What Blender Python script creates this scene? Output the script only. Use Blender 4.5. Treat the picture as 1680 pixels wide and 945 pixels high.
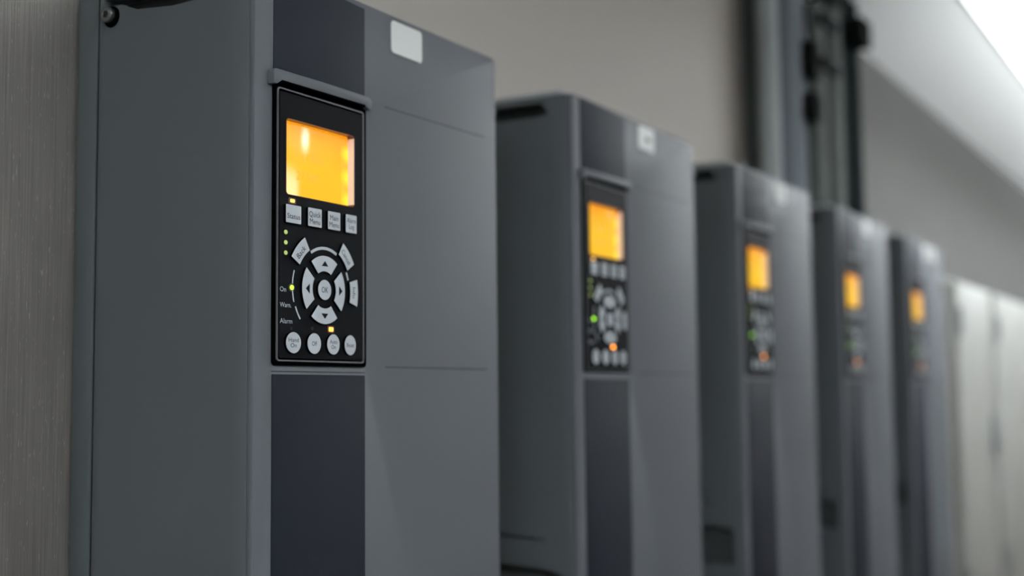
import bpy, bmesh, math, random
from mathutils import Vector, Matrix

random.seed(4)
S = bpy.context.scene
for o in list(bpy.data.objects):
    bpy.data.objects.remove(o)
COL = S.collection

# ------------------------------------------------------------------ camera
cam_d = bpy.data.cameras.new('camera')
cam = bpy.data.objects.new('camera', cam_d)
COL.objects.link(cam)
r = Vector((0.5077278765524279, -0.8614459665186371, -0.01110180797589009))
u = Vector((-0.0675403719344319, -0.05264770745461857, 0.9963265112696396))
w = Vector((0.8588659392073487, 0.5051129236799866, 0.08491308969137185))
CAM = Vector((-0.4894831679871897, -0.4415247814709565, -0.017805433496082046))
cam.matrix_world = Matrix(((r.x, u.x, -w.x, CAM.x), (r.y, u.y, -w.y, CAM.y), (r.z, u.z, -w.z, CAM.z), (0, 0, 0, 1)))
cam_d.sensor_width = 36.0
cam_d.lens = 2075.08 * 36.0 / 1680.0
cam_d.clip_start = 0.02
cam_d.dof.use_dof = True
cam_d.dof.focus_distance = 0.665
cam_d.dof.aperture_fstop = 3.9
S.camera = cam

# ------------------------------------------------------------------ world, exposure
world = bpy.data.worlds.new('world')
S.world = world
world.use_nodes = True
bg = world.node_tree.nodes['Background']
bg.inputs[0].default_value = (0.8, 0.9, 1.0, 1)
bg.inputs[1].default_value = 0.12
S.view_settings.view_transform = 'Standard'
S.view_settings.look = 'None'
S.view_settings.gamma = 1.0
S.view_settings.use_curve_mapping = False
S.view_settings.exposure = -0.10

CEIL, WALL, FLOOR = 0.589, 0.140, -1.45
XL, XR, YF = -1.9, 8.0, -1.75


def area(name, loc, sx, sy, power, color=(1, 1, 1), rot=(0, 0, 0)):
    d = bpy.data.lights.new(name, 'AREA')
    d.shape = 'RECTANGLE'
    d.size, d.size_y = sx, sy
    d.energy = power
    d.color = color
    o = bpy.data.objects.new(name, d)
    o.location = loc
    o.rotation_euler = rot
    COL.objects.link(o)
    return o


# fill light from unseen pendant fixtures added over the aisle (their housings are built below): most goes up to the
# white ceiling, some down
COOL = (0.93, 0.98, 1.0)
AISLE = [(-1.0, -0.62), (0.15, -0.95), (2.1, -0.80), (3.8, -0.80), (5.8, -0.80)]
LZ = CEIL - 0.14
UP, DOWN = [23.5, 11.0, 1.8, 1.5, 3.0], [11.5, 3.5, 0.4, 0.3, 0.5]
for (lx, ly), pu, pd in zip(AISLE, UP, DOWN):
    area('aisle_uplight', (lx, ly, LZ + 0.016), 1.1, 0.10, pu, COOL, (math.pi, 0, 0))
    area('aisle_downlight', (lx, ly, LZ - 0.016), 1.1, 0.10, pd, COOL)
# light of an unseen trough added to brighten the ceiling above the far drives
area('trough_uplight', (3.35, -0.42, CEIL - 0.112), 3.9, 0.05, 104.0, COOL, (math.pi, 0, 0))


# ------------------------------------------------------------------ materials
def mat(name, col, rough=0.5, metal=0.0, bump=0.0, scale=400.0, var=0.0, spec=0.5, emit=None, es=0.0, vscale=6.0):
    m = bpy.data.materials.new(name)
    m.use_nodes = True
    nt = m.node_tree
    p = nt.nodes['Principled BSDF']
    p.inputs['Base Color'].default_value = (*col, 1)
    p.inputs['Roughness'].default_value = rough
    p.inputs['Metallic'].default_value = metal
    p.inputs['Specular IOR Level'].default_value = spec
    tc = nt.nodes.new('ShaderNodeTexCoord')
    if var > 0:
        n = nt.nodes.new('ShaderNodeTexNoise')
        n.inputs['Scale'].default_value = vscale
        n.inputs['Detail'].default_value = 4
        nt.links.new(tc.outputs['Object'], n.inputs['Vector'])
        mx = nt.nodes.new('ShaderNodeMix')
        mx.data_type = 'RGBA'
        mx.inputs[6].default_value = (*[c * (1 - var) for c in col], 1)
        mx.inputs[7].default_value = (*[min(1, c * (1 + var)) for c in col], 1)
        nt.links.new(n.outputs['Fac'], mx.inputs[0])
        nt.links.new(mx.outputs[2], p.inputs['Base Color'])
    if bump > 0:
        n = nt.nodes.new('ShaderNodeTexNoise')
        n.inputs['Scale'].default_value = scale
        n.inputs['Detail'].default_value = 3
        nt.links.new(tc.outputs['Object'], n.inputs['Vector'])
        b = nt.nodes.new('ShaderNodeBump')
        b.inputs['Strength'].default_value = bump
        b.inputs['Distance'].default_value = 0.0004
        nt.links.new(n.outputs['Fac'], b.inputs['Height'])
        nt.links.new(b.outputs['Normal'], p.inputs['Normal'])
    if emit:
        p.inputs['Emission Color'].default_value = (*emit, 1)
        p.inputs['Emission Strength'].default_value = es
    return m


M = {}
M['case'] = mat('grey_case_plastic', (0.070, 0.079, 0.085), 0.5, spec=0.22, bump=0.25, scale=1800, var=0.05)
M['cover'] = mat('grey_cover_plastic', (0.084, 0.091, 0.103), 0.55, spec=0.2, bump=0.25, scale=1800, var=0.04)
M['flange'] = mat('dark_grey_flange', (0.055, 0.067, 0.071), 0.5, bump=0.2, scale=1500)
M['insert'] = mat('anthracite_insert', (0.019, 0.022, 0.029), 0.6, spec=0.07, bump=0.4, scale=2500, var=0.08)
M['insertlow'] = mat('dark_lower_insert', (0.011, 0.013, 0.019), 0.6, spec=0.05, bump=0.4, scale=2500, var=0.08)
M['black'] = mat('black_rubber', (0.0012, 0.0012, 0.0015), 0.8, spec=0.0)  # also the painted shadow strip under the hood lip
M['keypad'] = mat('black_keypad_face', (0.006, 0.0066, 0.008), 0.5, spec=0.02, bump=0.15, scale=2500)
M['ridge'] = mat('keypad_ridge', (0.075, 0.077, 0.082), 0.4)
M['key'] = mat('light_grey_key', (0.34, 0.37, 0.40), 0.5, bump=0.2, scale=2500)
M['keyside'] = M['key']
M['ink'] = mat('dark_print', (0.006, 0.008, 0.012), 0.7, spec=0.05)
M['print'] = mat('pale_print', (0.36, 0.39, 0.43), 0.6)
M['label'] = mat('white_label', (0.53, 0.545, 0.54), 0.4, var=0.03, vscale=30)
M['smudge'] = mat('faded_print', (0.10, 0.10, 0.10), 0.6)
M['plate'] = mat('pale_grey_top_plate', (0.26, 0.28, 0.29), 0.5)
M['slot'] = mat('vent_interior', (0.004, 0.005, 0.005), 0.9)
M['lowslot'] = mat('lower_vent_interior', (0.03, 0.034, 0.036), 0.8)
M['screw'] = mat('bright_screw', (0.20, 0.21, 0.22), 0.25, metal=1.0)
M['white'] = mat('white_enclosure_paint', (0.345, 0.345, 0.325), 0.4, bump=0.1, scale=300, var=0.02)
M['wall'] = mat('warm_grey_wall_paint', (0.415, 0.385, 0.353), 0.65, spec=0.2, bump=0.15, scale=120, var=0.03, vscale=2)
M['wallfar'] = mat('grey_wall_panel', (0.090, 0.088, 0.085), 0.8, spec=0.03, bump=0.15, scale=120, var=0.03, vscale=2)  # same back wall, its dimmer light painted as a darker colour
M['ceil'] = mat('white_ceiling_paint', (0.85, 0.85, 0.84), 0.6, bump=0.1, scale=100, var=0.02, vscale=2)
M['floor'] = mat('grey_floor', (0.16, 0.16, 0.155), 0.5, bump=0.3, scale=60, var=0.1, vscale=3)
M['darkgalv'] = mat('weathered_steel', (0.07, 0.08, 0.08), 0.6, metal=0.2)
M['galv'] = mat('galvanised_steel', (0.30, 0.33, 0.34), 0.42, metal=0.8, var=0.2, vscale=30)
M['cableA'] = mat('blue_grey_cable', (0.105, 0.120, 0.135), 0.75, spec=0.02)
M['cableD'] = mat('pale_blue_grey_cable', (0.17, 0.19, 0.21), 0.75, spec=0.02)
M['cableF'] = mat('pale_grey_cable', (0.36, 0.39, 0.40), 0.75, spec=0.02)
M['cableE'] = mat('dark_green_grey_cable', (0.026, 0.030, 0.028), 0.75, spec=0.02)
M['cableB'] = mat('green_grey_cable', (0.095, 0.105, 0.100), 0.75, spec=0.02)
M['cableC'] = mat('dark_cable', (0.012, 0.015, 0.016), 0.85, spec=0.0)
M['clamp'] = mat('black_clamp', (0.008, 0.009, 0.009), 0.8, spec=0.02)
M['green'] = mat('green_lamp', (0.2, 0.4, 0.05), 0.3, emit=(0.36, 1.0, 0.008), es=3.5)
M['greendim'] = mat('dim_green_lamp', (0.30, 0.36, 0.12), 0.35, emit=(0.38, 0.55, 0.10), es=0.42)
M['amber'] = mat('amber_lamp', (0.6, 0.3, 0.05), 0.3, emit=(1.0, 0.46, 0.07), es=2.2)
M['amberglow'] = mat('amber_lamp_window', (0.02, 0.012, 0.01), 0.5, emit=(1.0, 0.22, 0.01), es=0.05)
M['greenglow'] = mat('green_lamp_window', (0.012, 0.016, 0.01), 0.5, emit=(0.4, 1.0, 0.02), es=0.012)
M['amberbright'] = mat('bright_amber_lamp', (0.4, 0.2, 0.05), 0.3, emit=(1.0, 0.29, 0.015), es=8.0)
M['ledoff'] = mat('unlit_lamp', (0.014, 0.014, 0.015), 0.5, spec=0.1)
M['rim'] = mat('amber_display_rim', (0.07, 0.018, 0.010), 0.22, spec=0.5, emit=(1.0, 0.22, 0.12), es=0.05)
M['strip'] = mat('clear_light_guide', (0.70, 0.55, 0.48), 0.2, spec=0.5, emit=(1.0, 0.55, 0.42), es=0.22)
M['tube'] = mat('lamp_diffuser', (0.9, 0.9, 0.9), 0.4, emit=(0.95, 0.98, 1.0), es=1.5)
M['spot'] = mat('spot_diffuser', (0.9, 0.9, 0.9), 0.4, emit=(1.0, 0.95, 0.88), es=25.0)
M['lampbody'] = mat('lamp_housing', (0.55, 0.60, 0.68), 0.4)
M['ghost'] = mat('display_digits', (0.05, 0.02, 0.0), 0.3, emit=(1.0, 0.53, 0.010), es=0.92)


def steel():
    m = bpy.data.materials.new('brushed_stainless')
    m.use_nodes = True
    nt = m.node_tree
    p = nt.nodes['Principled BSDF']
    tc = nt.nodes.new('ShaderNodeTexCoord')
    mp = nt.nodes.new('ShaderNodeMapping')
    mp.inputs['Scale'].default_value = (900, 900, 14)
    nt.links.new(tc.outputs['Object'], mp.inputs['Vector'])
    n = nt.nodes.new('ShaderNodeTexNoise')
    n.inputs['Scale'].default_value = 1.0
    n.inputs['Detail'].default_value = 5
    nt.links.new(mp.outputs[0], n.inputs['Vector'])
    n2 = nt.nodes.new('ShaderNodeTexNoise')
    n2.inputs['Scale'].default_value = 14.0
    n2.inputs['Detail'].default_value = 3
    nt.links.new(tc.outputs['Object'], n2.inputs['Vector'])
    cr = nt.nodes.new('ShaderNodeValToRGB')
    cr.color_ramp.elements[0].position = 0.32
    cr.color_ramp.elements[0].color = (0.19, 0.177, 0.166, 1)
    cr.color_ramp.elements[1].position = 0.72
    cr.color_ramp.elements[1].color = (0.275, 0.26, 0.246, 1)
    nt.links.new(n.outputs['Fac'], cr.inputs[0])
    mx = nt.nodes.new('ShaderNodeMix')
    mx.data_type = 'RGBA'
    mx.blend_type = 'MULTIPLY'
    mx.inputs[0].default_value = 0.35
    nt.links.new(cr.outputs[0], mx.inputs[6])
    nt.links.new(n2.outputs['Fac'], mx.inputs[7])
    mp3 = nt.nodes.new('ShaderNodeMapping')
    mp3.inputs['Scale'].default_value = (1500, 1500, 160)
    nt.links.new(tc.outputs['Object'], mp3.inputs['Vector'])
    n3 = nt.nodes.new('ShaderNodeTexNoise')
    n3.inputs['Scale'].default_value = 1.0
    nt.links.new(mp3.outputs[0], n3.inputs['Vector'])
    m3 = nt.nodes.new('ShaderNodeMapRange')
    m3.inputs['From Min'].default_value = 0.66
    m3.inputs['From Max'].default_value = 0.74
    nt.links.new(n3.outputs['Fac'], m3.inputs[0])
    mx3 = nt.nodes.new('ShaderNodeMix')
    mx3.data_type = 'RGBA'
    mx3.inputs[7].default_value = (0.36, 0.35, 0.33, 1)
    nt.links.new(m3.outputs[0], mx3.inputs[0])
    nt.links.new(mx.outputs[2], mx3.inputs[6])
    nt.links.new(mx3.outputs[2], p.inputs['Base Color'])
    p.inputs['Metallic'].default_value = 0.5
    mr = nt.nodes.new('ShaderNodeMapRange')
    mr.inputs['To Min'].default_value = 0.32
    mr.inputs['To Max'].default_value = 0.6
    nt.links.new(n.outputs['Fac'], mr.inputs[0])
    nt.links.new(mr.outputs[0], p.inputs['Roughness'])
    b = nt.nodes.new('ShaderNodeBump')
    b.inputs['Strength'].default_value = 0.5
    b.inputs['Distance'].default_value = 0.0003
    nt.links.new(n.outputs['Fac'], b.inputs['Height'])
    nt.links.new(b.outputs['Normal'], p.inputs['Normal'])
    return m


M['steel'] = steel()
M['joint'] = mat('joint_shade', (0.03, 0.034, 0.037), 0.6, spec=0.1)


def screen_mat():
    """backlit display: orange light, brighter and yellower towards the middle, three backlight
    diodes along its right edge"""
    m = bpy.data.materials.new('backlit_display')
    m.use_nodes = True
    nt = m.node_tree
    p = nt.nodes['Principled BSDF']
    tc = nt.nodes.new('ShaderNodeTexCoord')
    sp = nt.nodes.new('ShaderNodeSeparateXYZ')
    nt.links.new(tc.outputs['Generated'], sp.inputs[0])
    # base gradient along height
    cr = nt.nodes.new('ShaderNodeValToRGB')
    e = cr.color_ramp.elements
    e[0].position = 0.0
    e[0].color = (1.0, 0.56, 0.012, 1)
    e[1].position = 1.0
    e[1].color = (1.0, 0.34, 0.005, 1)
    k = e.new(0.45)
    k.color = (1.0, 0.58, 0.014, 1)
    k = e.new(0.80)
    k.color = (1.0, 0.47, 0.008, 1)
    n = nt.nodes.new('ShaderNodeTexNoise')
    n.inputs['Scale'].default_value = 2.2
    n.inputs['Detail'].default_value = 1
    nt.links.new(tc.outputs['Generated'], n.inputs['Vector'])
    ad = nt.nodes.new('ShaderNodeMath')
    ad.operation = 'MULTIPLY_ADD'
    ad.inputs[1].default_value = 0.35
    nt.links.new(n.outputs['Fac'], ad.inputs[0])
    nt.links.new(sp.outputs['Z'], ad.inputs[2])
    sb = nt.nodes.new('ShaderNodeMath')
    sb.operation = 'SUBTRACT'
    sb.inputs[1].default_value = 0.17
    nt.links.new(ad.outputs[0], sb.inputs[0])
    nt.links.new(sb.outputs[0], cr.inputs[0])
    last = cr.outputs[0]
    for cz in (0.10, 0.42, 0.74):
        v = nt.nodes.new('ShaderNodeVectorMath')
        v.operation = 'DISTANCE'
        mp = nt.nodes.new('ShaderNodeCombineXYZ')
        nt.links.new(sp.outputs['X'], mp.inputs[0])
        nt.links.new(sp.outputs['Z'], mp.inputs[2])
        nt.links.new(mp.outputs[0], v.inputs[0])
        v.inputs[1].default_value = (1.0, 0, cz)
        mr = nt.nodes.new('ShaderNodeMapRange')
        mr.interpolation_type = 'SMOOTHSTEP'
        mr.inputs['From Min'].default_value = 0.02
        mr.inputs['From Max'].default_value = 0.16
        mr.inputs['To Min'].default_value = 1.0
        mr.inputs['To Max'].default_value = 0.0
        nt.links.new(v.outputs['Value'], mr.inputs[0])
        mx = nt.nodes.new('ShaderNodeMix')
        mx.data_type = 'RGBA'
        nt.links.new(mr.outputs[0], mx.inputs[0])
        nt.links.new(last, mx.inputs[6])
        mx.inputs[7].default_value = (1.15, 0.93, 0.02, 1)
        last = mx.outputs[2]
    nt.links.new(last, p.inputs['Emission Color'])
    p.inputs['Emission Strength'].default_value = 1.0
    p.inputs['Base Color'].default_value = (0.10, 0.05, 0.01, 1)
    p.inputs['Roughness'].default_value = 0.05
    p.inputs['Specular IOR Level'].default_value = 0.5
    return m


M['screen'] = screen_mat()


# ------------------------------------------------------------------ helpers
def link(name, me, m, parent=None):
    o = bpy.data.objects.new(name, me)
    if m is not None:
        me.materials.append(m)
    COL.objects.link(o)
    if parent is not None:
        o.parent = parent
    return o


def finish(name, bm, m, parent=None, smooth=False, off=(0, 0, 0), bevel=0.0, seg=2):
    bm.normal_update()
    bmesh.ops.recalc_face_normals(bm, faces=bm.faces[:])
    if bevel > 0:
        ed = [e for e in bm.edges if len(e.link_faces) == 2 and e.calc_face_angle(0) > 0.5]
        bmesh.ops.bevel(bm, geom=ed, offset=bevel, segments=seg, profile=0.5, affect='EDGES')
    if any(off):
        bmesh.ops.translate(bm, verts=bm.verts[:], vec=off)
    me = bpy.data.meshes.new(name)
    bm.to_mesh(me)
    bm.free()
    if smooth:
        me.shade_smooth()
        me.set_sharp_from_angle(angle=math.radians(35))
    return link(name, me, m, parent)


def add_box(bm, a, b):
    vs = [bm.verts.new((x, y, z)) for x in (a[0], b[0]) for y in (a[1], b[1]) for z in (a[2], b[2])]
    for f in ((0, 1, 3, 2), (4, 6, 7, 5), (0, 4, 5, 1), (2, 3, 7, 6), (0, 2, 6, 4), (1, 5, 7, 3)):
        bm.faces.new([vs[i] for i in f])


def add_prism(bm, poly, y0, y1):
    """polygon of (x, z) extruded along y"""
    A = [bm.verts.new((x, y0, z)) for x, z in poly]
    B = [bm.verts.new((x, y1, z)) for x, z in poly]
    n = len(poly)
    bm.faces.new(A)
    bm.faces.new(B[::-1])
    for i in range(n):
        j = (i + 1) % n
        bm.faces.new((A[i], B[i], B[j], A[j]))


def add_ring(bm, outer, inner, y0, y1):
    n = len(outer)
    V = [[bm.verts.new((x, y, z)) for x, z in p] for p, y in ((outer, y0), (inner, y0), (inner, y1), (outer, y1))]
    for k in range(4):
        a, b = V[k], V[(k + 1) % 4]
        for i in range(n):
            j = (i + 1) % n
            bm.faces.new((a[i], a[j], b[j], b[i]))


def rrect(x0, x1, z0, z1, rad, n=5):
    p = []
    for cx, cz, a0 in ((x1 - rad, z1 - rad, 0), (x0 + rad, z1 - rad, 90), (x0 + rad, z0 + rad, 180), (x1 - rad, z0 + rad, 270)):
        for i in range(n + 1):
            a = math.radians(a0 + 90 * i / n)
            p.append((cx + rad * math.cos(a), cz + rad * math.sin(a)))
    return p


def add_cyl(bm, c, rad, h, axis='Z', n=20, r2=None):
    rot = {'Z': Matrix.Identity(4), 'Y': Matrix.Rotation(math.pi / 2, 4, 'X'), 'X': Matrix.Rotation(math.pi / 2, 4, 'Y')}[axis]
    bmesh.ops.create_cone(bm, cap_ends=True, segments=n, radius1=rad, radius2=rad if r2 is None else r2, depth=h,
                          matrix=Matrix.Translation(c) @ rot)


def text_bm(body, width, height, x, z, y, rot=0.0, thick=0.00012, maxh=None):
    """lettering as a mesh on the plane facing -y; centred on (x, z); width of the block in metres"""
    cu = bpy.data.curves.new('t', 'FONT')
    cu.body = body
    cu.align_x = 'CENTER'
    cu.size = 1.0
    cu.space_line = 0.92
    cu.resolution_u = 3
    ob = bpy.data.objects.new('t', cu)
    COL.objects.link(ob)
    dg = bpy.context.evaluated_depsgraph_get()
    dg.update()
    me = bpy.data.meshes.new_from_object(ob.evaluated_get(dg))
    bpy.data.objects.remove(ob)
    bpy.data.curves.remove(cu)
    bm = bmesh.new()
    bm.from_mesh(me)
    bpy.data.meshes.remove(me)
    xs = [v.co.x for v in bm.verts]
    ys = [v.co.y for v in bm.verts]
    cx, cy = (min(xs) + max(xs)) / 2, (min(ys) + max(ys)) / 2
    sx = width / (max(xs) - min(xs))
    sy = height / (max(ys) - min(ys))
    c, s = math.cos(rot), math.sin(rot)
    for v in bm.verts:
        a, b = (v.co.x - cx) * sx, (v.co.y - cy) * sy
        v.co = Vector((x + a * c - b * s, y, z + a * s + b * c))
    return bm


def empty(name, loc, label, cat, group=None):
    o = bpy.data.objects.new(name, None)
    o.empty_display_size = 0.05
    o.location = loc
    COL.objects.link(o)
    tag(o, label, cat, group)
    return o


def tag(o, label, cat, group=None):
    o['label'] = label
    o['category'] = cat
    if group:
        o['group'] = group
    return o


def box_obj(name, a, b, m, parent=None, off=(0, 0, 0), bevel=0.0):
    bm = bmesh.new()
    add_box(bm, a, b)
    return finish(name, bm, m, parent, smooth=bevel > 0, off=off, bevel=bevel)


# ------------------------------------------------------------------ the room
def struct(name, a, b, m):
    o = box_obj(name, a, b, m)
    o['kind'] = 'structure'
    return o


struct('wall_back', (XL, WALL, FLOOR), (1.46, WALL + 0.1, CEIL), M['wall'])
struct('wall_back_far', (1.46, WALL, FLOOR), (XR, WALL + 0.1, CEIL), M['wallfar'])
struct('wall_front', (XL, YF - 0.1, FLOOR), (XR, YF, CEIL), M['wall'])
struct('wall_left', (XL - 0.1, YF - 0.1, FLOOR), (XL, WALL + 0.1, CEIL), M['wall'])
struct('wall_right', (XR, YF - 0.1, FLOOR), (XR + 0.1, WALL + 0.1, CEIL), M['white'])
struct('ceiling', (XL - 0.1, YF - 0.1, CEIL), (XR + 0.1, WALL + 0.1, CEIL + 0.1), M['ceil'])
struct('floor', (XL - 0.1, YF - 0.1, FLOOR - 0.1), (XR + 0.1, WALL + 0.1, FLOOR), M['floor'])

sp_ = box_obj('steel_sheet', (-1.6, 0.1365, -1.2), (0.024, WALL, CEIL - 0.004), M['steel'])
tag(sp_, 'brushed stainless steel sheet on the wall at the left edge, behind the nearest drive', 'metal sheet')

# ------------------------------------------------------------------ motor drive
W, ZT, ZB = 0.242, 0.2132, -0.42
OFF = (-W / 2, -0.07, -ZB)
mm = 0.001


def sect(r0, r1, a0, a1, cx=56.3, cz=41.4, n=10, sq=0.0022, inner=None):
    """annular sector of the key ring in millimetres -> (x, z) in metres"""
    i0, i1 = inner if inner else (a0, a1)
    p = [(r1, a0 + (a1 - a0) * i / n) for i in range(n + 1)] + [(r0, i1 + (i0 - i1) * i / n) for i in range(n + 1)]
    q = []
    for rr, a in p:
        dx, dz = rr * math.cos(math.radians(a)), rr * math.sin(math.radians(a))
        if dx > 0:
            dx *= 1 - sq * dx
        q.append(((cx + dx) * mm, (cz + dz) * mm))
    return q


def disc(cx, cz, rx, rz, n=28):
    return [((cx + rx * math.cos(2 * math.pi * i / n)) * mm, (cz + rz * math.sin(2 * math.pi * i / n)) * mm) for i in range(n)]


def proud(poly, y, ym=-0.001):
    """outline surveyed on the plane y = ym, moved along the lines of sight of the survey to the plane y"""
    k = (y - SURVEY[1]) / (ym - SURVEY[1])
    return [(SURVEY[0] + (x - SURVEY[0]) * k, SURVEY[2] + (z - SURVEY[2]) * k) for x, z in poly]


SURVEY = (-0.48948, -0.44152, -0.01781)


def pt(x, z, y):
    (a, b), = proud([(x * mm, z * mm)], y)
    return a, b


def make_drive():
    root = empty('motor_drive', (W / 2, 0.07, ZB), 'x', 'drive unit')

    def P(name, bm, m, parent=root, **k):
        return finish(name, bm, m, parent, off=OFF, **k)

    # housing: side walls with real vent recesses near top and bottom
    bm = bmesh.new()
    add_box(bm, (0, 0.0040, ZB), (W, 0.1175, ZT))
    hs = P('housing', bm, M['case'], bevel=0.0016, smooth=True)
    cut_top = [(0.020, 0.1985), (0.032, 0.1975), (0.060, 0.1970), (0.088, 0.1995), (0.099, 0.2042), (0.113, 0.2050),
               (0.113, 0.2090), (0.026, 0.2080)]
    cut_low = [(0.012, -0.152), (0.030, -0.1475), (0.070, -0.1450), (0.108, -0.148), (0.108, -0.186), (0.012, -0.186)]
    cut_line = [(0.022, -0.1262), (0.045, -0.1245), (0.080, -0.1225), (0.110, -0.1225), (0.110, -0.1245), (0.080, -0.1247),
                (0.045, -0.1268)]
    cutters = []
    for poly in (cut_top, cut_low, cut_line):
        for x0, x1 in ((-0.01, 0.012), (W - 0.012, W + 0.01)):
            b = bmesh.new()
            A = [b.verts.new((x0, y, z)) for y, z in poly]
            B = [b.verts.new((x1, y, z)) for y, z in poly]
            b.faces.new(A)
            b.faces.new(B[::-1])
            for i in range(len(poly)):
                j = (i + 1) % len(poly)
                b.faces.new((A[i], B[i], B[j], A[j]))
            c = P('cutter', b, None)
            c.parent = None
            cutters.append(c)
    hs.parent = None
    for c in cutters:
        md = hs.modifiers.new('b', 'BOOLEAN')
        md.operation = 'DIFFERENCE'
        md.solver = 'EXACT'
        md.object = c
    dg = bpy.context.evaluated_depsgraph_get()
    dg.update()
    me = bpy.data.meshes.new_from_object(hs.evaluated_get(dg))
    hs.modifiers.clear()
    hs.data = me
    hs.parent = root
    me.set_sharp_from_angle(angle=math.radians(35))
    for c in cutters:
        bpy.data.objects.remove(c)
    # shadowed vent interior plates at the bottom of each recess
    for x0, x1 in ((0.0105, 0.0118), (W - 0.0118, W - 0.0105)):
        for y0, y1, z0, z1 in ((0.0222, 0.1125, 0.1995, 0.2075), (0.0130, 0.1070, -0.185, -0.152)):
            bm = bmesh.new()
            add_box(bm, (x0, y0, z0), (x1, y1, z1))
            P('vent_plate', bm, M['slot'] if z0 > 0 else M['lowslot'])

    bm = bmesh.new()
    add_box(bm, (0.0005, 0.010, ZT), (W - 0.0005, 0.130, ZT + 0.0035))
    P('top_plate', bm, M['plate'], bevel=0.0006, smooth=True)

    # joint groove and mounting flange behind the housing
    bm = bmesh.new()
    add_box(bm, (0.0012, 0.1170, ZB + 0.002), (W - 0.0012, 0.1200, ZT - 0.002))
    P('joint_groove', bm, M['slot'])
    bm = bmesh.new()
    add_box(bm, (0.0, 0.1190, ZB), (W, 0.1345, ZT))
    P('mounting_flange', bm, M['flange'], bevel=0.0008, smooth=True)
    bm = bmesh.new()
    add_box(bm, (0.035, 0.1340, ZB + 0.02), (W - 0.035, 0.1400, ZT - 0.02))
    P('mounting_rail', bm, M['galv'])

    # screw in the corner of the left side
    bm = bmesh.new()
    add_cyl(bm, (-0.0012, 0.1075, 0.1990), 0.0046, 0.0060, 'X', 24)
    sc = P('screw', bm, M['screw'], bevel=0.0012, smooth=True)
    bm = bmesh.new()
    add_cyl(bm, (-0.0041, 0.1075, 0.1990), 0.0022, 0.0006, 'X', 6)
    P('socket', bm, M['slot'], parent=sc)
    bm = bmesh.new()
    add_cyl(bm, (-0.0001, 0.1070, 0.1983), 0.0062, 0.0008, 'X', 24)
    P('screw_washer', bm, M['black'])

    # front cover: a thin plate standing on the housing, split by two fine joints on its right part
    bm = bmesh.new()
    add_ring(bm, rrect(0.0, W, ZB, ZT, 0.004, 4), rrect(0.0142, 0.0932, 0.0, 0.1495, 0.0018, 4), 0.0, 0.0045)
    P('front_cover', bm, M['cover'], bevel=0.0012, smooth=True)
    for z0, z1, t in ((0.1549, 0.1560, 0.00055), (-0.0002, -0.0002, 0.0007)):
        bm = bmesh.new()
        add_prism(bm, [(0.1135, z0 - t / 2), (0.2270, z1 - t / 2), (0.2270, z1 + t / 2), (0.1135, z0 + t / 2)], -0.00012, 0.0004)
        P('cover_joint', bm, M['joint'])

    # dark inserts above and below the keypad
    bm = bmesh.new()
    add_prism(bm, [(0.0140, 0.1545), (0.0934, 0.1545), (0.0934, 0.2095), (0.0140, 0.2118)], -0.0005, 0.001)
    P('upper_insert', bm, M['insert'], bevel=0.0003, smooth=True)
    bm = bmesh.new()
    add_prism(bm, rrect(0.0140, 0.0934, -0.36, -0.0052, 0.0006, 2), -0.0005, 0.001)
    P('lower_insert', bm, M['insertlow'], bevel=0.0003, smooth=True)
    bm = bmesh.new()
    add_prism(bm, [(0.0138, -0.0040), (0.0938, -0.0040), (0.0938, -0.00345), (0.0138, -0.00345)], -0.00012, 0.0004)
    P('insert_joint', bm, M['joint'])

    # hood lip over the keypad
    bm = bmesh.new()
    pts = [(0.0097, 0.1472), (0.0125, 0.1474), (0.0165, 0.1500), (0.0885, 0.1508), (0.0915, 0.1490), (0.0935, 0.1486),
           (0.0948, 0.1490), (0.0948, 0.1545), (0.0925, 0.1562), (0.0500, 0.1562), (0.0120, 0.1557), (0.0097, 0.1545)]
    add_prism(bm, pts, -0.0045, 0.001)
    P('hood_lip', bm, M['cover'], bevel=0.0006, smooth=True)

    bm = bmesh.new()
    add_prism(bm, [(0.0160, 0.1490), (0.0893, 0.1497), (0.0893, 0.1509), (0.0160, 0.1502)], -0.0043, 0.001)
    P('hood_seal', bm, M['black'])  # black strip painting the deep shadow under the lip

    # keypad: black body, raised border line, face with the display opening
    bm = bmesh.new()
    add_ring(bm, rrect(0.0138, 0.0937, -0.0005, 0.1500, 0.0020, 5), rrect(0.0215, 0.0805, 0.0899, 0.1312, 0.0022, 5), -0.0012, 0.0039)
    P('keypad_body', bm, M['black'], bevel=0.0003)
    bm = bmesh.new()
    add_ring(bm, proud(rrect(0.0168, 0.0919, 0.0016, 0.1474, 0.0018), -0.002), proud(rrect(0.0176, 0.0911, 0.0024, 0.1466, 0.0014), -0.002), -0.0020, -0.0008)
    P('keypad_border', bm, M['ridge'])
    bm = bmesh.new()
    DX0, DX1, DZ0, DZ1 = 0.0215, 0.0805, 0.0899, 0.1312
    add_ring(bm, proud(rrect(0.0187, 0.0903, 0.0034, 0.1454, 0.0012), -0.0026), rrect(DX0, DX1, DZ0, DZ1, 0.0022), -0.0026, 0.0014)
    fc = P('keypad_face', bm, M['keypad'])
    # writing and printed rings on the face
    yf = -0.00268
    for body, wd, ht, x, z in (('On', 4.8, 2.6, 21.6, 39.6), ('Warn.', 9.0, 2.5, 23.7, 31.4), ('Alarm', 9.8, 2.6, 24.2, 22.9)):
        P('lettering', text_bm(body, wd * mm, ht * mm, *pt(x, z, yf), yf), M['print'], parent=fc)
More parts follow.
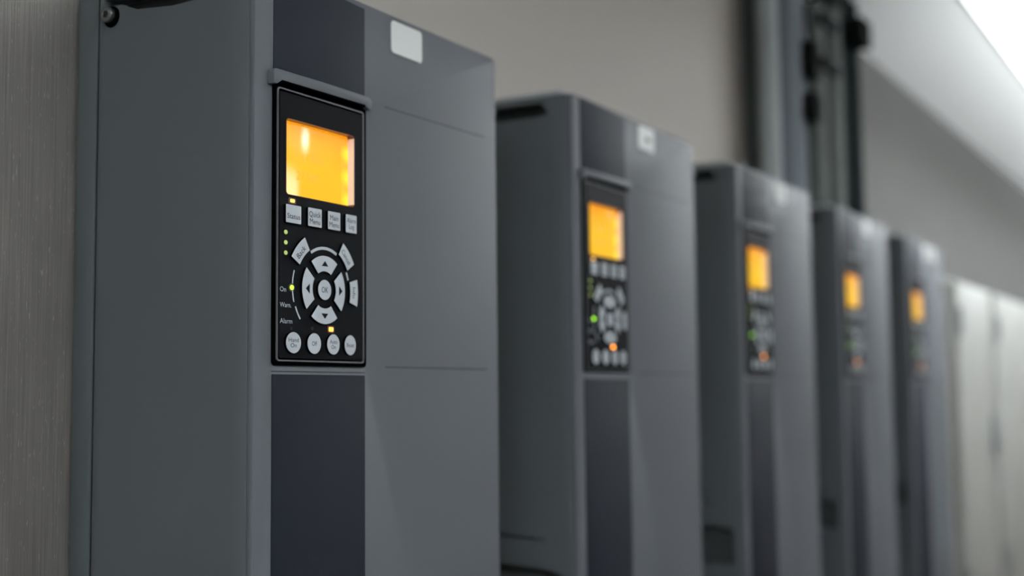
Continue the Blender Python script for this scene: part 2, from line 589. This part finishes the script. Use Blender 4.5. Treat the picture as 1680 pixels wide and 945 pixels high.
    for r0, r1, a0, a1, key in ((22.2, 23.8, 63, 121, 'key'), (22.1, 23.4, 17.5, 29, 'key'), (26.7, 27.5, 161, 176.5, 'key'),
                                (26.7, 27.5, 184.5, 197.5, 'key'), (26.3, 27.2, 203, 219.5, 'key')):
        bm = bmesh.new()
        add_prism(bm, proud(sect(r0, r1, a0, a1), -0.00274), -0.00274, -0.0024)
        P('ring_segment', bm, M['key'], parent=fc)

    # display
    bm = bmesh.new()
    nx, cxs, RR = 24, (DX0 + DX1) / 2, 0.54
    cols = []
    for i in range(nx + 1):
        x = DX0 - 0.0002 + (DX1 - DX0 + 0.0004) * i / nx
        y = 0.0008 + (x - cxs) ** 2 / (2 * RR)
        cols.append([bm.verts.new(c) for c in ((x, y, DZ0 - 0.0002), (x, y, DZ1 + 0.0002), (x, 0.0030, DZ1 + 0.0002), (x, 0.0030, DZ0 - 0.0002))])
    for i in range(nx):
        for k in range(4):
            bm.faces.new((cols[i][k], cols[i + 1][k], cols[i + 1][(k + 1) % 4], cols[i][(k + 1) % 4]))
    bm.faces.new(cols[0])
    bm.faces.new(cols[-1][::-1])
    scr = P('display_screen', bm, M['screen'], smooth=True)
    bm = bmesh.new()
    add_ring(bm, rrect(DX0, DX1, DZ0, DZ1, 0.0022), rrect(DX0 + 0.0003, DX1 - 0.0003, DZ0 + 0.0003, DZ1 - 0.0003, 0.0019), -0.0029, 0.0018)
    P('display_rim', bm, M['rim'])
    bm = bmesh.new()
    add_box(bm, (DX1 - 0.0007, -0.0028, DZ0 + 0.0016), (DX1 - 0.00035, 0.0014, DZ1 - 0.0016))
    P('light_strip', bm, M['strip'])  # screen light on the recess's right wall, painted as a pale glow
    P('lettering', text_bm('11.80%', 17.5 * mm, 4.0 * mm, 48.5 * mm, 113.0 * mm, 0.00070), M['ghost'], parent=scr)
    P('lettering', text_bm('27.50%', 19.0 * mm, 5.0 * mm, 44.0 * mm, 102.4 * mm, 0.00070), M['ghost'], parent=scr)

    yk0, yk1 = -0.0042, -0.0024

    def key(poly, words=None, mk='key', tri=None, lab=None):
        bm = bmesh.new()
        add_prism(bm, proud(poly, yk0), yk0, yk1)
        k = P('key', bm, M[mk], bevel=0.00025)
        if len(k.data.materials) < 2:
            k.data.materials.append(M['black'])
        for f in k.data.polygons:
            if f.normal.y > -0.5:
                f.material_index = 1
        if lab:
            k['label'] = lab
        if words:
            for body, wd, ht, x, z, rot in words:
                P('lettering', text_bm(body, wd * mm, ht * mm, *pt(x, z, yk0), yk0 - 0.00006, math.radians(rot)), M['ink'], parent=k)
        if tri:
            bm = bmesh.new()
            add_prism(bm, [pt(a, b, yk0) for a, b in tri], yk0 - 0.00012, yk0 + 0.0002)
            P('arrow_mark', bm, M['ink'], parent=k)
        # shadow gap round the key, moulded in black
        return k

    row = ((23.7, 36.3, 75.4, 85.3, 'Status', 10.4, 2.7), (41.9, 53.7, 75.4, 85.7, 'Quick\nMenu', 9.8, 6.9),
           (59.0, 70.0, 75.5, 85.7, 'Main\nMenu', 8.6, 6.6), (74.9, 85.0, 75.4, 85.8, 'Alarm\nLog', 8.0, 7.0))
    for x0, x1, z0, z1, s, wd, ht in row:
        key(rrect(x0 * mm, x1 * mm, z0 * mm, z1 * mm, 0.0005, 2), [(s, wd, ht, (x0 + x1) / 2, (z0 + z1) / 2 - (1.2 if s == 'Status' else 0.3), 0)], lab='square key reading ' + s.replace('\n', ' '))
    key(sect(24.3, 32.3, 121.5, 150.0), [('Back', 8.4, 3.1, 36.3, 60.6, 46)], lab='curved key reading Back')
    key(sect(24.3, 32.3, 30.0, 58.5), [('Cancel', 9.6, 3.0, 75.0, 61.2, -48)], lab='curved key reading Cancel')
    key(sect(24.0, 32.2, -14.0, 14.0), [('Info', 6.2, 2.7, 82.3, 41.4, -90)], lab='curved key reading Info')
    key(sect(10.2, 18.9, 53.0, 127.5, inner=(57, 123)), tri=[(53.6, 54.5), (59.2, 54.5), (56.4, 57.4)], lab='up arrow key')
    key(sect(10.2, 18.9, -127.5, -53.0, inner=(-123, -57)), tri=[(53.4, 28.4), (59.2, 28.4), (56.4, 25.5)], lab='down arrow key')
    key(sect(10.3, 19.2, 143.5, 216.5, inner=(147, 213)), tri=[(40.2, 41.2), (43.3, 43.9), (43.3, 38.6)], lab='left arrow key')
    key(sect(9.9, 18.8, -36.5, 36.5, inner=(-33, 33)), tri=[(71.8, 41.6), (68.8, 44.2), (68.8, 39.0)], lab='right arrow key')
    key(disc(56.3, 41.4, 5.75, 5.65), [('OK', 5.6, 3.1, 56.3, 41.4, 0)], lab='round key reading OK')
    for x, rx, s, wd, ht in ((30.3, 6.2, 'Hand\nOn', 8.0, 5.0), (47.5, 5.8, 'Off', 4.3, 2.4), (64.0, 5.55, 'Auto\nOn', 6.6, 5.0), (79.1, 5.2, 'Reset', 6.6, 2.2)):
        key(disc(x, 11.6, rx, 5.7), [(s, wd, ht, x, 11.6, 0)], lab='round key reading ' + s.replace('\n', ' '))

    # indicator lamps
    def lamp(name, poly, m, y=-0.0030, lab=None):
        bm = bmesh.new()
        add_prism(bm, proud(poly, y), y, -0.0024)
        o = P(name, bm, M[m], bevel=0.00015)
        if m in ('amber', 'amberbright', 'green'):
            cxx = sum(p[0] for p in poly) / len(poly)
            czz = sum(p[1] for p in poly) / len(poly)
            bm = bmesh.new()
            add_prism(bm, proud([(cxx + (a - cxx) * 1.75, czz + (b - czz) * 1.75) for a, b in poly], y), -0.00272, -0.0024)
            P('lamp_window', bm, M[m.replace('bright', '') + 'glow'], parent=o)  # halo round the lit lamp, painted as a wider, faintly glowing plate
        if lab:
            o['label'] = lab
    for z in (70.1, 64.6, 59.1):
        lamp('indicator_lamp', disc(23.9, z, 1.35, 1.2, 16), 'greendim', lab='small dim green lamp')
    lamp('indicator_lamp', disc(28.95, 40.9, 1.45, 1.3, 16), 'green', lab='lit green lamp beside the word On')
    lamp('indicator_lamp', rrect(27.4 * mm, 30.9 * mm, 86.6 * mm, 88.4 * mm, 0.0004, 2), 'amber', lab='lit amber lamp above the Status key')
    lamp('indicator_lamp', rrect(60.4 * mm, 63.7 * mm, 18.8 * mm, 21.0 * mm, 0.0004, 2), 'amberbright', lab='lit amber lamp above the Auto On key')
    lamp('indicator_lamp', disc(28.4, 19.1, 1.0, 1.0, 12), 'ledoff', -0.0027, 'unlit lamp above the Hand On key')
    lamp('indicator_lamp', disc(45.6, 19.7, 1.2, 1.1, 12), 'ledoff', -0.0027, 'unlit lamp above the Off key')

    # white name tag on the top right of the cover
    bm = bmesh.new()
    add_prism(bm, [(x, z + 0.00) for x, z in rrect(0.1200, 0.1523, 0.1897, 0.2098, 0.0026, 4)], -0.0007, 0.0002)
    st = P('name_tag', bm, M['label'], bevel=0.0002)
    st['label'] = 'white rounded tag'
    return root


SP = 0.35378
base = make_drive()


def copy_tree(o, parent=None):
    c = o.copy()
    COL.objects.link(c)
    c.parent = parent
    for ch in kids[o.name]:
        copy_tree(ch, c)
    return c


kids = {}
for o in list(COL.objects):
    kids.setdefault(o.name, [])
    if o.parent:
        kids.setdefault(o.parent.name, []).append(o)
labels = ['grey motor drive nearest the camera at the left, its keypad writing sharp and readable',
          'second grey motor drive from the left, slightly blurred, its white tag with a dark smudge',
          'middle drive of the five in the row, third from the left, blurred orange display',
          'fourth grey motor drive from the left, below the vertical cables, heavily blurred',
          'farthest and smallest-looking grey motor drive, rightmost, beside the white enclosures']
drives = [base]
for k in range(1, 5):
    drives.append(copy_tree(base))
for k, d in enumerate(drives):
    d.location = (W / 2 + k * SP, 0.07, ZB)
    d['label'] = labels[k]
    d['group'] = 'row of grey motor drives on the wall'
# the second drive's tag carries a short faded print; the last one has a second tag beside the first
bm = bmesh.new()
add_prism(bm, rrect(0.1330, 0.1440, 0.1975, 0.2010, 0.0012, 2), -0.0009, -0.0003)
tagp = [c for c in drives[1].children if c.name.startswith('name_tag')][0]
finish('faded_print', bm, M['smudge'], tagp, off=OFF)
t5 = [c for c in drives[4].children if c.name.startswith('name_tag')][0]
bm = bmesh.new()
add_prism(bm, rrect(0.166, 0.190, 0.189, 0.211, 0.002, 3), -0.0007, 0.0002)
x2 = finish('name_tag', bm, M['label'], drives[4], off=OFF, bevel=0.0002)
x2['label'] = 'second white tag to the right of the first'

# ------------------------------------------------------------------ white enclosures beyond the drives
EZ0, EZ1 = -0.42, 0.176
encl = []
elabs = ['white enclosure directly right of the farthest grey drive, brightest strip', 'white enclosure second from the farthest drive',
         'white enclosure third from the farthest drive, at the right edge of the picture',
         'white enclosure at the far end of the row, mostly past the right edge']
for i, (x0, x1) in enumerate(((1.735, 2.06), (2.10, 2.58), (2.62, 3.1), (3.14, 3.62))):
    cx = (x0 + x1) / 2
    e = empty('white_enclosure', (cx, 0.07, EZ0), elabs[i], 'enclosure', 'white enclosures beyond the drives')
    off = (-cx, -0.07, -EZ0)
    bm = bmesh.new()
    add_box(bm, (x0, 0.010, EZ0), (x1, WALL, EZ1))
    finish('cabinet_body', bm, M['white'], e, off=off, bevel=0.003, smooth=True)
    bm = bmesh.new()
    add_box(bm, (x0 + 0.006, -0.006, EZ0 + 0.006), (x1 - 0.006, 0.010, EZ1 - 0.006))
    dr = finish('door', bm, M['white'], e, off=off, bevel=0.003, smooth=True)
    bm = bmesh.new()
    add_box(bm, (x1 - 0.045, -0.014, -0.14), (x1 - 0.028, -0.006, -0.06))
    finish('handle', bm, M['galv'], dr, off=off, bevel=0.002, smooth=True)
    for hz in (-0.34, 0.10):
        bm = bmesh.new()
        add_cyl(bm, (x0 + 0.010, -0.009, hz), 0.004, 0.05, 'Z', 12)
        finish('hinge', bm, M['galv'], dr, off=off)

# ------------------------------------------------------------------ cable ladder with cables above the far drives
LX0, LX1 = 1.12, 1.50
lad = empty('cable_ladder', ((LX0 + LX1) / 2, 0.125, 0.22), 'vertical galvanised cable ladder on the wall above the fourth and fifth drives', 'cable ladder')
loff = (-(LX0 + LX1) / 2, -0.125, -0.22)
for x in (LX0, LX1 - 0.012):
    box_obj('side_rail', (x, 0.120, 0.222), (x + 0.012, 0.1395, CEIL - 0.002), M['darkgalv'], lad, loff, 0.001)
box_obj('back_plate', (LX0 + 0.012, 0.1385, 0.224), (LX1 - 0.012, 0.1398, CEIL - 0.06), M['darkgalv'], lad, loff)
for z in (0.30, 0.40, 0.50):
    box_obj('rung', (LX0 + 0.012, 0.122, z), (LX1 - 0.012, 0.138, z + 0.02), M['darkgalv'], lad, loff, 0.001)

cab = [  # x, radius, y, material, bottom, top, label
    (1.104, 0.014, 0.098, 'cableF', 0.2167, None, 'pale grey cable at the left end of the cable ladder'),
    (1.135, 0.015, 0.094, 'cableA', 0.2167, None, 'blue-grey cable second from the left on the ladder'),
    (1.168, 0.015, 0.090, 'cableD', 0.2167, None, 'paler blue-grey cable third from the left on the ladder'),
    (1.201, 0.016, 0.094, 'cableA', 0.2167, None, 'blue-grey cable behind the two black clamps'),
    (1.243, 0.023, 0.086, 'cableB', 0.2167, 0.530, 'thick green-grey cable left of the middle, ending below the ceiling'),
    (1.284, 0.016, 0.092, 'cableC', 0.2167, 0.530, 'dark cable in the middle of the ladder'),
    (1.331, 0.023, 0.087, 'cableB', -0.20, 0.545, 'thick green-grey cable right of the middle, ending below the ceiling'),
    (1.374, 0.018, 0.091, 'cableE', -0.20, None, 'dark green-grey cable third from the right on the ladder'),
    (1.415, 0.020, 0.088, 'cableC', 0.2167, None, 'thick dark cable second from the right on the ladder'),
    (1.457, 0.020, 0.090, 'cableC', 0.2167, None, 'thick dark cable at the right end of the ladder'),
]
for x, rad, y, m, zb, zt, lab in cab:
    zt = zt or CEIL
    e = bmesh.new()
    # gently wandering tube
    n, seg = 12, 14
    rings = []
    for i in range(n + 1):
        t = i / n
        z = zb + (zt - zb) * t
        xo = x + 0.0018 * math.sin(3.1 * t + x * 40)
        rings.append([e.verts.new((xo + rad * math.cos(2 * math.pi * k / seg), y + rad * math.sin(2 * math.pi * k / seg), z)) for k in range(seg)])
    for i in range(n):
        for k in range(seg):
            e.faces.new((rings[i][k], rings[i][(k + 1) % seg], rings[i + 1][(k + 1) % seg], rings[i + 1][k]))
    e.faces.new(rings[0][::-1])
    e.faces.new(rings[-1])
    o = finish('power_cable', e, M[m], None, smooth=True, off=(-x, -y, -zb))
    o.location = (x, y, zb)
    tag(o, lab, 'cable', 'cables on the vertical ladder')
for x0, x1, y0, y1, z0, z1, lab in ((1.186, 1.218, 0.060, 0.077, 0.415, 0.465, 'upper black clamp on the dark cable of the ladder'),
                                    (1.186, 1.218, 0.060, 0.077, 0.355, 0.392, 'lower black clamp on the dark cable of the ladder'),
                                    (1.362, 1.412, 0.038, 0.0635, 0.500, 0.540, 'black junction block at the top right of the cable ladder')):
    cx = (x0 + x1) / 2
    e = empty('junction_block' if 'junction' in lab else 'cable_clamp', (cx, (y0 + y1) / 2, z0), lab, 'junction box' if 'junction' in lab else 'clamp')
    off = (-cx, -(y0 + y1) / 2, -z0)
    box_obj('block', (x0, y0, z0), (x1, y1, z1), M['clamp'], e, off, 0.002)
    bm = bmesh.new()
    add_cyl(bm, (cx, y0 - 0.001, (z0 + z1) / 2), 0.004, 0.004, 'Y', 10)
    finish('bolt', bm, M['clamp'], e, off=off)

for z, lab in ((0.498, 'upper black strap across the thick green-grey cable of the ladder'), (0.434, 'lower black strap across the thick green-grey cable of the ladder')):
    bm = bmesh.new()
    add_prism(bm, rrect(1.224, 1.300, z, z + 0.016, 0.002, 2), 0.0575, 0.0625)
    o = finish('cable_strap', bm, M['clamp'], None, off=(-1.262, -0.06, -z))
    o.location = (1.262, 0.06, z)
    tag(o, lab, 'strap')

# ------------------------------------------------------------------ ceiling lights
e = empty('ceiling_light', (2.6, -0.19, CEIL), 'slim linear ceiling light at the top right corner of the picture', 'ceiling light')
off = (-2.6, 0.19, -CEIL)
box_obj('lamp_housing', (1.40, -0.160, CEIL - 0.024), (3.4, -0.154, CEIL), M['lampbody'], e, off, 0.001)
box_obj('diffuser', (1.40, -0.154, CEIL - 0.002), (3.4, -0.080, CEIL - 0.0005), M['tube'], e, off, 0.003)

alabs = ['pendant linear light over the aisle behind the camera', 'pendant linear light over the aisle opposite the first two drives',
         'pendant linear light over the aisle opposite the white enclosures', 'pendant linear light over the aisle beyond the enclosures',
         'pendant linear light over the aisle at its far end']
for (lx, ly), lab in zip(AISLE, alabs):
    e = empty('pendant_light', (lx, ly, CEIL), lab, 'ceiling light')
    off = (-lx, -ly, -CEIL)
    box_obj('lamp_housing', (lx - 0.56, ly - 0.06, LZ - 0.014), (lx + 0.56, ly + 0.06, LZ + 0.014), M['lampbody'], e, off, 0.003)
    for dx in (-0.4, 0.4):
        bm = bmesh.new()
        add_cyl(bm, (lx + dx, ly, (CEIL + LZ + 0.014) / 2), 0.003, CEIL - LZ - 0.014, 'Z', 8)
        finish('suspension_rod', bm, M['galv'], e, off=off)

bm = None
e = empty('light_trough', (3.35, -0.42, CEIL), 'white light trough hung below the ceiling in front of the far drives', 'ceiling light')
off = (-3.35, 0.42, -CEIL)
box_obj('lamp_housing', (1.38, -0.455, CEIL - 0.135), (5.32, -0.385, CEIL - 0.114), M['lampbody'], e, off, 0.003)
for dx in (1.6, 3.35, 5.1):
    bm = bmesh.new()
    add_cyl(bm, (dx, -0.42, CEIL - 0.057), 0.003, 0.114, 'Z', 8)
    finish('suspension_rod', bm, M['galv'], e, off=off)
for (x, y, lx, ly, rot, lab) in ((1.72, -1.50, 0.16, 0.05, math.radians(-40), 'short slim ceiling light set diagonally, mirrored in the nearest display'),
                                 (6.85, -1.09, 0.36, 0.36, 0.0, 'square downlight in the ceiling mirrored in the fourth display')):
    e = empty('downlight', (x, y, CEIL), lab, 'ceiling light')
    e.rotation_euler = (0, 0, rot)  # unseen lamp, added for its reflection in a display
    box_obj('lamp_ring', (-lx / 2 - 0.012, -ly / 2 - 0.012, -0.006), (lx / 2 + 0.012, ly / 2 + 0.012, 0.0), M['lampbody'], e)
    box_obj('diffuser', (-lx / 2, -ly / 2, -0.009), (lx / 2, ly / 2, -0.006), M['spot'], e)

glow_obj = struct('window_1', (1.60, YF, 0.12), (1.87, YF + 0.012, 0.54), mat('daylit_window', (0.8, 0.8, 0.8), 0.3, emit=(0.95, 0.97, 1.0), es=7.0))  # unseen glowing panel added for the pale haze in the nearest display
bm = bmesh.new()
add_ring(bm, rrect(1.57, 1.90, 0.09, 0.57, 0.005, 1), rrect(1.60, 1.87, 0.12, 0.54, 0.005, 1), YF, YF + 0.03)
finish('window_frame', bm, M['white'], glow_obj)
